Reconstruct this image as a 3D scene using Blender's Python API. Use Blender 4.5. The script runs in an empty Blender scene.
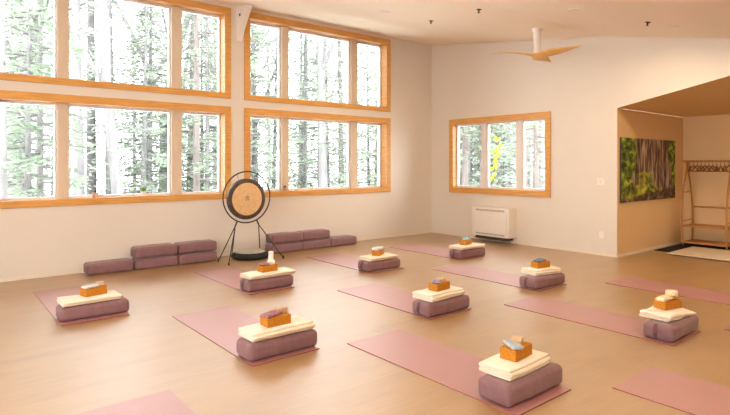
import bpy, bmesh, math, random
from mathutils import Vector, Matrix, noise

scene = bpy.context.scene
COL = scene.collection
PI = math.pi

# ------------------------------------------------------------------ helpers
def link(name, bm, mat, parent=None, smooth=False, loc=(0, 0, 0), rot=(0, 0, 0), autosmooth=None):
    bmesh.ops.recalc_face_normals(bm, faces=bm.faces[:])
    me = bpy.data.meshes.new(name)
    bm.to_mesh(me); bm.free()
    if mat is not None:
        for m in (mat if isinstance(mat, (list, tuple)) else [mat]):
            me.materials.append(m)
    if smooth:
        for p in me.polygons: p.use_smooth = True
    if autosmooth is not None:
        for p in me.polygons: p.use_smooth = True
        try: me.set_sharp_from_angle(angle=math.radians(autosmooth))
        except Exception: pass
    o = bpy.data.objects.new(name, me)
    COL.objects.link(o)
    o.location = loc; o.rotation_euler = rot
    if parent is not None: o.parent = parent
    return o

def tag(o, label, cat, group=None, kind=None):
    o['label'] = label; o['category'] = cat
    if group: o['group'] = group
    if kind: o['kind'] = kind
    return o

def empty(name, loc=(0, 0, 0), rotz=0.0):
    o = bpy.data.objects.new(name, None)
    COL.objects.link(o)
    o.location = loc; o.rotation_euler = (0, 0, rotz)
    o.empty_display_size = 0.1
    return o

def struct(o):
    o['kind'] = 'structure'; return o

def copy_tree(o, parent=None):
    c = o.copy(); COL.objects.link(c)
    if parent is not None: c.parent = parent
    for ch in list(o.children): copy_tree(ch, c)
    return c

def box(bm, x0, x1, y0, y1, z0, z1):
    vs = [bm.verts.new(p) for p in ((x0,y0,z0),(x1,y0,z0),(x1,y1,z0),(x0,y1,z0),(x0,y0,z1),(x1,y0,z1),(x1,y1,z1),(x0,y1,z1))]
    for f in ((0,3,2,1),(4,5,6,7),(0,1,5,4),(1,2,6,5),(2,3,7,6),(3,0,4,7)):
        bm.faces.new([vs[i] for i in f])
    return vs

def B(*boxes, bevel=0.0, seg=2):
    bm = bmesh.new()
    for b in boxes: box(bm, *b)
    if bevel:
        bmesh.ops.bevel(bm, geom=bm.edges[:], offset=bevel, segments=seg, profile=0.7, affect='EDGES')
    return bm

def prism(bm, pts, axis, a0, a1):
    """extrude a 2-D outline along an axis. axis 'x': pts=(y,z); 'y': pts=(x,z); 'z': pts=(x,y)"""
    def P(p, a):
        return {'x': (a, p[0], p[1]), 'y': (p[0], a, p[1]), 'z': (p[0], p[1], a)}[axis]
    n = len(pts)
    v0 = [bm.verts.new(P(p, a0)) for p in pts]; v1 = [bm.verts.new(P(p, a1)) for p in pts]
    bm.faces.new(v0); bm.faces.new(v1[::-1])
    for i in range(n):
        bm.faces.new((v0[i], v0[(i+1) % n], v1[(i+1) % n], v1[i]))

def tube(bm, pts, rad, seg=8, closed=False, cap=True):
    pts = [Vector(p) for p in pts]
    n = len(pts)
    if not hasattr(rad, '__len__'): rad = [rad]*n
    rings = []; up = None
    for i, p in enumerate(pts):
        if closed: t = (pts[(i+1) % n]-pts[i-1])
        else: t = pts[min(i+1, n-1)]-pts[max(i-1, 0)]
        t.normalize()
        if up is None:
            up = Vector((0, 0, 1)) if abs(t.z) < .9 else Vector((1, 0, 0))
        s = t.cross(up); s.normalize(); up = s.cross(t).normalized()
        rings.append([bm.verts.new(p+(s*math.cos(2*PI*k/seg)+up*math.sin(2*PI*k/seg))*rad[i]) for k in range(seg)])
    m = n if closed else n-1
    for i in range(m):
        a, b = rings[i], rings[(i+1) % n]
        for k in range(seg):
            bm.faces.new((a[k], a[(k+1) % seg], b[(k+1) % seg], b[k]))
    if not closed and cap:
        bm.faces.new(rings[0][::-1]); bm.faces.new(rings[-1])

def lathe(bm, prof, seg=32, c=(0, 0, 0)):
    """prof: list of (r,z)"""
    rings = []
    for r, z in prof:
        if r < 1e-5: rings.append([bm.verts.new((c[0], c[1], c[2]+z))])
        else: rings.append([bm.verts.new((c[0]+r*math.cos(2*PI*k/seg), c[1]+r*math.sin(2*PI*k/seg), c[2]+z)) for k in range(seg)])
    for a, b in zip(rings, rings[1:]):
        for k in range(seg):
            k2 = (k+1) % seg
            if len(a) == 1 and len(b) == 1: continue
            if len(a) == 1: bm.faces.new((a[0], b[k], b[k2]))
            elif len(b) == 1: bm.faces.new((a[k], a[k2], b[0]))
            else: bm.faces.new((a[k], a[k2], b[k2], b[k]))

# ------------------------------------------------------------------ materials
def mat(name, col, rough=0.6, spec=0.5, var=None, scale=8.0, stretch=(1, 1, 1), bump=0.0, bscale=None, metal=0.0, coord='Object', sheen=0.0, detail=4):
    m = bpy.data.materials.new(name); m.use_nodes = True
    nt = m.node_tree; b = nt.nodes['Principled BSDF']
    b.inputs['Base Color'].default_value = (*col, 1)
    b.inputs['Roughness'].default_value = rough
    b.inputs['Specular IOR Level'].default_value = spec
    b.inputs['Metallic'].default_value = metal
    if sheen: b.inputs['Sheen Weight'].default_value = sheen
    tc = nt.nodes.new('ShaderNodeTexCoord'); mp = nt.nodes.new('ShaderNodeMapping')
    nt.links.new(tc.outputs[coord], mp.inputs['Vector'])
    mp.inputs['Scale'].default_value = stretch
    if var is not None:
        nz = nt.nodes.new('ShaderNodeTexNoise'); nz.inputs['Scale'].default_value = scale
        nz.inputs['Detail'].default_value = detail
        nt.links.new(mp.outputs['Vector'], nz.inputs['Vector'])
        rp = nt.nodes.new('ShaderNodeValToRGB')
        rp.color_ramp.elements[0].position = .35; rp.color_ramp.elements[1].position = .65
        rp.color_ramp.elements[0].color = (*var, 1); rp.color_ramp.elements[1].color = (*col, 1)
        nt.links.new(nz.outputs['Fac'], rp.inputs['Fac'])
        nt.links.new(rp.outputs['Color'], b.inputs['Base Color'])
    if bump:
        n2 = nt.nodes.new('ShaderNodeTexNoise'); n2.inputs['Scale'].default_value = bscale or scale*3
        n2.inputs['Detail'].default_value = 4
        nt.links.new(mp.outputs['Vector'], n2.inputs['Vector'])
        bp = nt.nodes.new('ShaderNodeBump'); bp.inputs['Strength'].default_value = bump
        bp.inputs['Distance'].default_value = .01
        nt.links.new(n2.outputs['Fac'], bp.inputs['Height'])
        nt.links.new(bp.outputs['Normal'], b.inputs['Normal'])
    return m

M = {}
M['wall'] = mat('wall_paint', (.72, .665, .585), .85, .2, (.71, .655, .575), 1.5, bump=.04, bscale=60)
M['ceiling'] = mat('ceiling_paint', (.91, .84, .72), .9, .2, (.90, .83, .71), 1.5)
M['alcove'] = mat('alcove_warm_light_tint', (.74, .54, .30), .85, .2, (.73, .53, .29), 1.5, bump=.04, bscale=60)  # warm cast of the alcove light put into the wall colour
M['base'] = mat('baseboard_paint', (.76, .69, .58), .6, .3, (.75, .68, .57), 5)
M['fir'] = mat('fir_wood', (.72, .38, .10), .45, .4, (.60, .29, .07), 3, (1, 1, 14), bump=.05, coord='Object')
M['fir_h'] = mat('fir_wood_long', (.72, .38, .10), .45, .4, (.60, .29, .07), 3, (1, 14, 14), bump=.05)
M['mull'] = mat('pale_fir_mullion', (.66, .55, .42), .5, .3, (.63, .52, .39), 3, (8, 8, 1))
M['vinyl'] = mat('white_window_vinyl', (.82, .80, .78), .4, .4, (.80, .78, .76), 4)
M['mat'] = mat('pink_yoga_mat', (.36, .125, .12), .5, .9, (.335, .112, .108), 60, bump=.12, bscale=220)
for k_, v_ in (('Coat Weight', .8), ('Coat IOR', 1.6), ('Coat Roughness', .42)): M['mat'].node_tree.nodes['Principled BSDF'].inputs[k_].default_value = v_
M['mat'].node_tree.nodes['Principled BSDF'].inputs['IOR'].default_value = 1.95
M['mat_edge'] = mat('yoga_mat_dark_side', (.30, .10, .09), .7, .3, (.27, .09, .08), 30)
M['bolster'] = mat('mauve_bolster_cloth', (.235, .128, .134), .85, .25, (.21, .11, .116), 25, bump=.25, bscale=30, sheen=.25)
M['strap'] = mat('mauve_strap_webbing', (.15, .075, .08), .8, .2, (.12, .06, .065), 90)
M['blanket'] = mat('cream_cotton_blanket', (.84, .76, .61), .95, .1, (.80, .71, .56), 14, bump=.5, bscale=55, sheen=.3)
M['cork'] = mat('cork', (.54, .225, .022), .8, .2, (.44, .165, .014), 70, bump=.25, bscale=110)
M['black'] = mat('black_metal_tube', (.02, .018, .017), .4, .5, (.025, .02, .02), 8)
M['gong_rim'] = mat('dark_bronze_rim', (.10, .075, .06), .45, .5, (.06, .045, .04), 14, metal=.5)
M['gong_face'] = mat('brushed_bronze_face', (.80, .56, .30), .45, .5, (.72, .48, .24), 20, metal=.35)
M['black_cloth'] = mat('black_cushion_cloth', (.02, .022, .025), .9, .2, (.03, .032, .035), 20, bump=.2)
M['fleece'] = mat('white_fleece', (.84, .78, .68), 1, .1, (.76, .70, .60), 40, bump=.9, bscale=80, sheen=.3)
M['white'] = mat('white_enamel', (.82, .78, .72), .4, .4, (.80, .76, .70), 6)
M['heater'] = mat('cream_heater_enamel', (.80, .75, .68), .5, .4, (.78, .73, .66), 6)
M['dark'] = mat('dark_vent', (.06, .05, .04), .6, .3, (.05, .04, .035), 20)
M['bamboo'] = mat('bamboo_wood', (.50, .24, .07), .5, .4, (.40, .18, .05), 12, (1, 1, 5))
M['hanger'] = mat('brown_hanger_wood', (.26, .10, .035), .5, .4, (.20, .075, .025), 20)
M['runner'] = mat('black_floor_mat', (.018, .016, .018), .9, .2, (.03, .027, .028), 60, bump=.4)
M['rug'] = mat('white_wool_rug', (.72, .62, .48), 1, .1, (.66, .56, .42), 40, bump=.7, bscale=90)
M['fanwood'] = mat('bamboo_fan_blade', (.84, .53, .18), .45, .4, (.76, .46, .145), 8, (1, 1, 1))
M['soil'] = mat('potting_soil', (.05, .03, .02), .9, .2, (.08, .05, .03), 60)
M['leaf'] = mat('houseplant_leaf', (.16, .40, .05), .5, .4, (.10, .28, .04), 30)
M['leaf_dark'] = mat('dark_houseplant_leaf', (.05, .09, .04), .5, .4, (.03, .06, .025), 30)
M['terracotta'] = mat('pale_terracotta', (.62, .40, .30), .8, .2, (.56, .35, .26), 20)
M['snow'] = mat('pale_ground', (.80, .80, .78), .9, .2, (.70, .71, .68), .3)
M['bark'] = mat('grey_bark', (.155, .148, .15), .95, .1, (.105, .10, .102), 3, (3, 3, .6), bump=.5, bscale=12)
M['bark_brown'] = mat('brown_bark', (.150, .130, .122), .95, .1, (.10, .085, .08), 3, (3, 3, .6), bump=.5, bscale=12)
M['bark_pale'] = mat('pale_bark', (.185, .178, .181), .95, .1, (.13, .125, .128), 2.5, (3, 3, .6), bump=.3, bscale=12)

def leafmat(name, c1, c2):
    m = mat(name, c1, .8, .15, c2, .7)
    nt = m.node_tree; b = nt.nodes['Principled BSDF']
    tr = nt.nodes.new('ShaderNodeBsdfTranslucent'); mx = nt.nodes.new('ShaderNodeMixShader'); mx.inputs[0].default_value = .45
    src = b.inputs['Base Color'].links[0].from_socket
    nt.links.new(src, tr.inputs['Color'])
    nt.links.new(b.outputs[0], mx.inputs[1]); nt.links.new(tr.outputs[0], mx.inputs[2])
    nt.links.new(mx.outputs[0], nt.nodes['Material Output'].inputs['Surface'])
    return m
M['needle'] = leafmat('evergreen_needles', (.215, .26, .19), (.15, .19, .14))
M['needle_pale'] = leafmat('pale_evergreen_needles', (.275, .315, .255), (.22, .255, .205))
M['leaf_yellow'] = leafmat('yellow_green_leaf', (.36, .46, .03), (.30, .38, .02))

def glass():
    m = bpy.data.materials.new('window_glass'); m.use_nodes = True
    nt = m.node_tree; nt.nodes.clear()
    out = nt.nodes.new('ShaderNodeOutputMaterial'); mx = nt.nodes.new('ShaderNodeMixShader')
    t = nt.nodes.new('ShaderNodeBsdfTransparent'); g = nt.nodes.new('ShaderNodeBsdfGlossy'); fr = nt.nodes.new('ShaderNodeFresnel')
    t.inputs[0].default_value = (.97, .98, .975, 1); g.inputs['Roughness'].default_value = .02
    fr.inputs[0].default_value = 1.3
    nt.links.new(fr.outputs[0], mx.inputs[0]); nt.links.new(t.outputs[0], mx.inputs[1]); nt.links.new(g.outputs[0], mx.inputs[2])
    nt.links.new(mx.outputs[0], out.inputs['Surface'])
    return m
M['glass'] = glass()

def floor_mat():
    m = bpy.data.materials.new('oak_plank_floor'); m.use_nodes = True
    nt = m.node_tree; N = nt.nodes.new; L = nt.links.new; b = nt.nodes['Principled BSDF']
    geo = N('ShaderNodeNewGeometry')
    br = N('ShaderNodeTexBrick')
    br.offset = .37; br.inputs['Scale'].default_value = 1
    br.inputs['Brick Width'].default_value = 1.9; br.inputs['Row Height'].default_value = .15
    br.inputs['Mortar Size'].default_value = .0012; br.inputs['Mortar Smooth'].default_value = .2
    br.inputs['Color1'].default_value = (.315, .162, .028, 1); br.inputs['Color2'].default_value = (.355, .192, .040, 1)
    br.inputs['Mortar'].default_value = (.42, .21, .075, 1); br.inputs['Bias'].default_value = 0
    L(geo.outputs['Position'], br.inputs['Vector'])
    mp = N('ShaderNodeMapping'); mp.inputs['Scale'].default_value = (1.2, 16, 1); L(geo.outputs['Position'], mp.inputs['Vector'])
    nz = N('ShaderNodeTexNoise'); nz.inputs['Scale'].default_value = 2.2; nz.inputs['Detail'].default_value = 6; L(mp.outputs[0], nz.inputs['Vector'])
    mp2 = N('ShaderNodeMapping'); mp2.inputs['Scale'].default_value = (1, 2.2, 1); L(geo.outputs['Position'], mp2.inputs['Vector'])
    n2 = N('ShaderNodeTexNoise'); n2.inputs['Scale'].default_value = 2.3; n2.inputs['Detail'].default_value = 3; L(mp2.outputs[0], n2.inputs['Vector'])
    r1 = N('ShaderNodeValToRGB'); r1.color_ramp.elements[0].position = .3; r1.color_ramp.elements[1].position = .7
    r1.color_ramp.elements[0].color = (.86, .83, .78, 1); r1.color_ramp.elements[1].color = (1.06, 1.05, 1.04, 1)
    L(nz.outputs['Fac'], r1.inputs[0])
    r2 = N('ShaderNodeValToRGB'); r2.color_ramp.elements[0].position = .28; r2.color_ramp.elements[1].position = .5
    r2.color_ramp.elements[0].color = (.78, .70, .60, 1); r2.color_ramp.elements[1].color = (1, 1, 1, 1)
    L(n2.outputs['Fac'], r2.inputs[0])
    m1 = N('ShaderNodeMixRGB'); m1.blend_type = 'MULTIPLY'; m1.inputs[0].default_value = .8
    m2 = N('ShaderNodeMixRGB'); m2.blend_type = 'MULTIPLY'; m2.inputs[0].default_value = .7
    L(br.outputs['Color'], m1.inputs[1]); L(r1.outputs[0], m1.inputs[2]); L(m1.outputs[0], m2.inputs[1]); L(r2.outputs[0], m2.inputs[2])
    L(m2.outputs[0], b.inputs['Base Color'])
    b.inputs['Coat Weight'].default_value = 1.0; b.inputs['Coat IOR'].default_value = 1.65; b.inputs['Coat Roughness'].default_value = .38; b.inputs['IOR'].default_value = 1.8; b.inputs['Roughness'].default_value = .46; b.inputs['Specular IOR Level'].default_value = 1.0
    return m
M['floor'] = floor_mat()

def poster_mat():
    """a photograph of a mossy old trunk: bark in vertical ridges, moss at the foot, leaves at the sides"""
    m = bpy.data.materials.new('forest_print'); m.use_nodes = True
    nt = m.node_tree; N = nt.nodes.new; L = nt.links.new; b = nt.nodes['Principled BSDF']
    tc = N('ShaderNodeTexCoord'); sp = N('ShaderNodeSeparateXYZ'); L(tc.outputs['Generated'], sp.inputs[0])
    def noise_(scale, vec, sc, det=5, dist=0.0):
        mp = N('ShaderNodeMapping'); mp.inputs['Scale'].default_value = sc; L(vec, mp.inputs['Vector'])
        n = N('ShaderNodeTexNoise'); n.inputs['Scale'].default_value = scale; n.inputs['Detail'].default_value = det
        n.inputs['Distortion'].default_value = dist; L(mp.outputs[0], n.inputs['Vector']); return n.outputs['Fac']
    def ramp(fac, stops):
        r = N('ShaderNodeValToRGB'); e = r.color_ramp.elements
        e[0].position, e[0].color = stops[0][0], (*stops[0][1], 1); e[1].position, e[1].color = stops[-1][0], (*stops[-1][1], 1)
        for p, c in stops[1:-1]:
            k = e.new(p); k.color = (*c, 1)
        L(fac, r.inputs[0]); return r.outputs[0]
    def mth(op, a, b_=None, c=None):
        n = N('ShaderNodeMath'); n.operation = op
        for i, v in enumerate((a, b_, c)):
            if v is None: continue
            if isinstance(v, (int, float)): n.inputs[i].default_value = v
            else: L(v, n.inputs[i])
        return n.outputs[0]
    G = tc.outputs['Generated']
    bark = ramp(noise_(1.0, G, (22, 1, 2.2), 9, 1.0), [(.34, (.012, .008, .007)), (.46, (.12, .075, .055)), (.56, (.34, .24, .18)), (.70, (.55, .44, .36))])
    leaves = ramp(noise_(1.0, G, (14, 1, 9), 6, .8), [(.36, (.006, .012, .003)), (.5, (.09, .15, .012)), (.60, (.30, .42, .04)), (.74, (.62, .70, .16))])
    moss = ramp(noise_(1.0, G, (12, 1, 8), 6, .6), [(.38, (.03, .04, .004)), (.52, (.24, .28, .02)), (.66, (.58, .58, .08))])
    dirt = ramp(noise_(1.0, G, (18, 1, 12), 6, .6), [(.35, (.012, .008, .006)), (.55, (.11, .07, .04)), (.75, (.34, .28, .17))])
    X = sp.outputs['X']; Z = sp.outputs['Z']
    wob = mth('MULTIPLY', mth('SUBTRACT', noise_(4, G, (1, 1, 1.5), 4), .5), .22)
    # trunk widens to the foot
    half = mth('ADD', mth('MULTIPLY', mth('POWER', mth('SUBTRACT', 1.0, Z), 3.0), .18), .33)
    dist = mth('ABSOLUTE', mth('SUBTRACT', X, .56))
    edge = mth('SUBTRACT', mth('ADD', half, wob), dist)
    trunk = mth('MULTIPLY', edge, 25.0); 
    cl = N('ShaderNodeClamp'); L(trunk, cl.inputs[0])
    mx = N('ShaderNodeMixRGB'); L(cl.outputs[0], mx.inputs[0]); L(leaves, mx.inputs[1]); L(bark, mx.inputs[2])
    # moss on the left foot
    mo = mth('SUBTRACT', mth('ADD', mth('MULTIPLY', wob, 3.0), .50), mth('ADD', Z, mth('MULTIPLY', mth('ABSOLUTE', mth('SUBTRACT', X, .42)), .9)))
    c2 = N('ShaderNodeClamp'); L(mth('MULTIPLY', mo, 9.0), c2.inputs[0])
    m2 = N('ShaderNodeMixRGB'); L(c2.outputs[0], m2.inputs[0]); L(mx.outputs[0], m2.inputs[1]); L(moss, m2.inputs[2])
    gr = mth('SUBTRACT', mth('ADD', wob, mth('ADD', .08, mth('MULTIPLY', X, .13))), Z)
    c3 = N('ShaderNodeClamp'); L(mth('MULTIPLY', gr, 20.0), c3.inputs[0])
    m3 = N('ShaderNodeMixRGB'); L(c3.outputs[0], m3.inputs[0]); L(m2.outputs[0], m3.inputs[1]); L(dirt, m3.inputs[2])
    L(m3.outputs[0], b.inputs['Base Color']); b.inputs['Roughness'].default_value = .6
    return m
M['poster'] = poster_mat()

# ------------------------------------------------------------------ the room
WY, WX, AY, AX = 8.22, 8.6, 4.12, 11.25      # window wall, right wall, alcove side wall, alcove end wall
X0, Y0 = -3.2, -3.4                           # walls behind the camera
TH = .30
CP = [(Y0-.3, 3.0), (1.5, 3.0), (2.55, 3.24), (4.4, 3.62), (5.0, 3.69), (WY, 4.13), (WY+TH, 4.17)]
def ceil_z(y):
    for (a, b), (c, d) in zip(CP, CP[1:]):
        if y <= c: return b+(d-b)*(y-a)/(c-a)
    return CP[-1][1]

struct(link('floor', B((X0-.3, AX+.2, Y0-.3, WY+.1, -.2, 0)), M['floor']))
bm = bmesh.new()
prism(bm, CP+[(y, z+.25) for y, z in CP[::-1]], 'x', X0-.3, WX+.3)
struct(link('ceiling', bm, M['ceiling']))

# openings of the four big windows and the small one
OPX = [(.66, 3.76), (4.18, 7.28)]
OPZ = [(1.01, 2.36), (2.65, 3.98)]
bm = bmesh.new()
xs = [X0-.3, .66, 3.76, 4.18, 7.28, WX+.3]
for i in (0, 2, 4): box(bm, xs[i], xs[i+1], WY, WY+TH, -.2, 4.16)
for a, b in OPX:
    box(bm, a, b, WY, WY+TH, -.2, 1.01); box(bm, a, b, WY, WY+TH, 2.36, 2.65); box(bm, a, b, WY, WY+TH, 3.98, 4.16)
struct(link('wall_front', bm, M['wall']))

RW = (5.39, 7.60, 1.00, 2.36)
T2 = .22
bm = bmesh.new()
def wallpoly(bm, y0, y1, zlo0, zlo1):   # a strip of the right wall between y0,y1, from the given lower edge up to the ceiling
    ys = sorted({y0, y1} | {y for y, z in CP if y0 < y < y1})
    def lo(y): return zlo0+(zlo1-zlo0)*(y-y0)/(y1-y0)
    prism(bm, [(y, lo(y)) for y in ys]+[(y, ceil_z(y)+.02) for y in ys[::-1]], 'x', WX, WX+T2)
wallpoly(bm, AY, RW[0], -.2, -.2); wallpoly(bm, RW[1], WY+.01, -.2, -.2); wallpoly(bm, RW[0], RW[1], RW[3], RW[3])
box(bm, WX, WX+T2, RW[0], RW[1], -.2, RW[2])
HZ = [(AY, 2.41), (2.2, 2.80), (Y0, 2.80)]
wallpoly(bm, 2.2, AY, 2.80, 2.41); wallpoly(bm, Y0, 2.2, 2.80, 2.80)
struct(link('wall_right', bm, M['wall']))
# alcove
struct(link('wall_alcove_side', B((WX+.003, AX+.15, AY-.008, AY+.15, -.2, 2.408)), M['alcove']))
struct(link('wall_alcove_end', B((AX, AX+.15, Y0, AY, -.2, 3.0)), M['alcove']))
bm = bmesh.new()
NS = 8
top = []
for (y, z) in [(AY, 2.41), (3.5, 2.536), (2.85, 2.668), (2.2, 2.80), (Y0, 2.80)]:
    row = []
    for k in range(NS+1):
        t = k/NS; x = WX+.012+(AX-WX-.012)*t
        zz = z+(2.41-z)*t
        row.append((x, y, zz))
    top.append(row)
vl = [[bm.verts.new(p) for p in r] for r in top]; vu = [[bm.verts.new((p[0], p[1], 3.02)) for p in r] for r in top]
for i in range(len(top)-1):
    for k in range(NS):
        bm.faces.new((vl[i][k], vl[i][k+1], vl[i+1][k+1], vl[i+1][k])); bm.faces.new((vu[i][k], vu[i+1][k], vu[i+1][k+1], vu[i][k+1]))
for r in (0, len(top)-1):
    for k in range(NS): bm.faces.new((vl[r][k], vl[r][k+1], vu[r][k+1], vu[r][k]))
for k in (0, NS):
    for i in range(len(top)-1): bm.faces.new((vl[i][k], vl[i+1][k], vu[i+1][k], vu[i][k]))
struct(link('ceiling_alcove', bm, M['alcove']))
# walls behind the camera
LO = (1.0, 5.0, .9, 2.6)    # opening added in the unseen left wall to let in fill light
struct(link('wall_left', B((X0-.2, X0, Y0, LO[0], -.2, 4.2), (X0-.2, X0, LO[1], WY, -.2, 4.2), (X0-.2, X0, LO[0], LO[1], -.2, LO[2]), (X0-.2, X0, LO[0], LO[1], LO[3], 4.2)), M['wall']))
BO = (-2.4, -.4, .9, 2.4)  # second opening added for fill light, in the unseen back wall
struct(link('wall_back', B((X0-.2, BO[0], Y0-.2, Y0, -.2, 3.1), (BO[1], AX+.15, Y0-.2, Y0, -.2, 3.1), (BO[0], BO[1], Y0-.2, Y0, -.2, BO[2]), (BO[0], BO[1], Y0-.2, Y0, BO[3], 3.1)), M['wall']))
# baseboards
struct(link('baseboard_front', B((X0, WX, WY-.014, WY, 0, .045), bevel=.003), M['base']))
struct(link('baseboard_right', B((WX-.014, WX, AY, WY-.014, 0, .045), bevel=.003), M['base']))
struct(link('baseboard_alcove', B((WX+.004, AX, AY-.020, AY-.008, 0, .045), bevel=.003), M['base']))
struct(link('baseboard_alcove_end', B((AX-.014, AX, Y0, AY-.014, 0, .045), bevel=.003), M['base']))

# ------------------------------------------------------------------ windows
def big_window(n, ox, oz):
    x0, x1 = ox; z0, z1 = oz
    w = struct(empty('window_%d' % n, (x0, WY, z0)))
    W, H = x1-x0, z1-z0
    c = .09; p = .022
    bm = bmesh.new()      # wooden casing on the wall face
    box(bm, -c, W+c, -p, 0, -c*.8, 0); box(bm, -c, W+c, -p, 0, H, H+c)
    for a in (-c, W): box(bm, a, a+c, -p, 0, 0, H)
    bmesh.ops.bevel(bm, geom=bm.edges[:], offset=.003, segments=1, affect='EDGES')
    link('window_casing', bm, M['fir_h'], w)
    D = .19
    bm = bmesh.new()      # jamb boards lining the reveal
    t = .018
    box(bm, 0, t, -p, D, t, H-t); box(bm, W-t, W, -p, D, t, H-t); box(bm, 0, W, -p, D, H-t, H); box(bm, 0, W, -p, D, 0, t)
    link('window_jamb', bm, M['fir'], w)
    # three lights: centres from the photograph
    m = [(.70, .84), (2.26, 2.42)]
    for a, b in m:
        link('mullion', B((a, b, D-.09, D+.04, t, H-t), bevel=.004), M['mull'], w)
    cells = [(t, m[0][0]), (m[0][1], m[1][0]), (m[1][1], W-t)]
    for a, b in cells:
        f = .032
        bm = bmesh.new()
        box(bm, a, b, D-.03, D+.04, t, t+f); box(bm, a, b, D-.03, D+.04, H-t-f, H-t)
        box(bm, a, a+f*.6, D-.03, D+.04, t+f, H-t-f); box(bm, b-f*.6, b, D-.03, D+.04, t+f, H-t-f)
        s = link('sash_frame', bm, M['vinyl'], w)
        link('glass_pane', B((a+f*.6, b-f*.6, D+.003, D+.007, t+f, H-t-f)), M['glass'], s)
    return w
n = 1
for oz in OPZ:
    for ox in OPX:
        big_window(n, ox, oz); n += 1

w = struct(empty('window_5', (WX, RW[0], RW[2])))
W, H = RW[1]-RW[0], RW[3]-RW[2]; c = .09; p = .022; t = .018; D = .13
bm = bmesh.new()
box(bm, -p, 0, -c, W+c, -c, 0); box(bm, -p, 0, -c, W+c, H, H+c)
for a in (-c, W): box(bm, -p, 0, a, a+c, 0, H)
bmesh.ops.bevel(bm, geom=bm.edges[:], offset=.003, segments=1, affect='EDGES')
link('window_casing', bm, M['fir'], w)
bm = bmesh.new()
box(bm, -p, D, 0, t, t, H-t); box(bm, -p, D, W-t, W, t, H-t); box(bm, -p, D, 0, W, 0, t); box(bm, -p, D, 0, W, H-t, H)
link('window_jamb', bm, M['fir'], w)
m_ = [(.57, .69), (1.40, 1.51)]
for a, b in m_: link('mullion', B((D-.05, D+.04, a, b, t, H-t), bevel=.004), M['vinyl'], w)
for a, b in [(t, m_[0][0]), (m_[0][1], m_[1][0]), (m_[1][1], W-t)]:
    f = .035; bm = bmesh.new()
    box(bm, D-.03, D+.04, a, b, t, t+f); box(bm, D-.03, D+.04, a, b, H-t-f, H-t)
    box(bm, D-.03, D+.04, a, a+f*.7, t+f, H-t-f); box(bm, D-.03, D+.04, b-f*.7, b, t+f, H-t-f)
    s = link('sash_frame', bm, M['vinyl'], w)
    link('glass_pane', B((D+.003, D+.007, a+f*.7, b-f*.7, t+f, H-t-f)), M['glass'], s)

# white gusset between the upper windows, under the ceiling
bm = bmesh.new()
out = [(WY, 3.57), (WY-.02, 3.55)]+[(WY-.02-.36*(k/8)**1.3, 3.55+.50*(k/8)) for k in range(1, 9)]+[(WY-.38, ceil_z(WY-.38)), (WY, ceil_z(WY))]
prism(bm, [(y_, min(z_, ceil_z(y_)-.004)) for y_, z_ in out], 'x', 3.95, 4.05)
g = tag(link('bracket', bm, M['white'], autosmooth=40), 'white tapering bracket between the upper windows under the ceiling', 'bracket')
link('bolt', B((-.01, 0, -.02, .02, -.02, .02), bevel=.006), M['dark'], g, loc=(3.95, WY-.14, 3.95))

# ------------------------------------------------------------------ wall things
h = empty('wall_heater', (WX-.24, 6.02, 0))
tag(h, 'cream box-shaped wall heater with slotted front below the small window', 'heater')
link('casing', B((0, .24, 0, .88, .115, .675), bevel=.012, seg=3), M['heater'], h, autosmooth=40)
bm = bmesh.new()
for k in range(22): box(bm, -.004, .012, .10+k*.031, .10+k*.031+.02, .60, .635)
link('top_grille', bm, M['dark'], h).data.materials[0] = mat('grille_shadow', (.40, .35, .29), .6, .3, (.36, .31, .26), 12)
bm = bmesh.new()
for k in range(22): box(bm, -.004, .012, .10+k*.031, .10+k*.031+.02, .150, .175)
link('bottom_grille', bm, bpy.data.materials['grille_shadow'], h)
bm = bmesh.new(); box(bm, .03, .24, .08, .80, .055, .115)
link('air_outlet', bm, M['dark'], h)
link('front_panel', B((-.008, 0, .05, .83, .19, .585), bevel=.003), M['heater'], h)
bm = bmesh.new()
tube(bm, [(.02, .06, .07), (.02, .82, .07)], .008); link('valve_pipe', bm, M['dark'], h)

def plate(name, label, cat, y, z, wdt, hgt, detail):
    t = empty(name, (WX, y, z)); tag(t, label, cat)
    link('cover_plate', B((-.012, 0, -wdt/2, wdt/2, -hgt/2, hgt/2), bevel=.003), M['white'], t)
    detail(t)
def sw(t): link('toggle', B((-.022, -.011, -.016, .016, -.03, .03), bevel=.003), M['base'], t)
def ol(t):
    for dz in (-.022, .022): link('socket', B((-.015, -.011, -.016, .016, dz-.014, dz+.014), bevel=.003), M['heater'], t)
plate('light_switch', 'small white switch on the right wall beside the alcove corner', 'switch', 4.38, 1.22, .12, .11, sw)
plate('wall_outlet', 'white electrical outlet low on the right wall by the alcove corner', 'outlet', 4.37, .34, .075, .115, ol)

p_ = empty('forest_picture', (8.68, AY-.009, .88))
tag(p_, 'wide print of a mossy old tree trunk on the alcove side wall', 'picture')
link('print', B((0, 2.12, -.03, -.026, 0, 1.06)), M['poster'], p_)
link('canvas_frame', B((0, 2.12, -.0255, 0, 0, 1.06), bevel=.002), M['dark'], p_)

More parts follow.
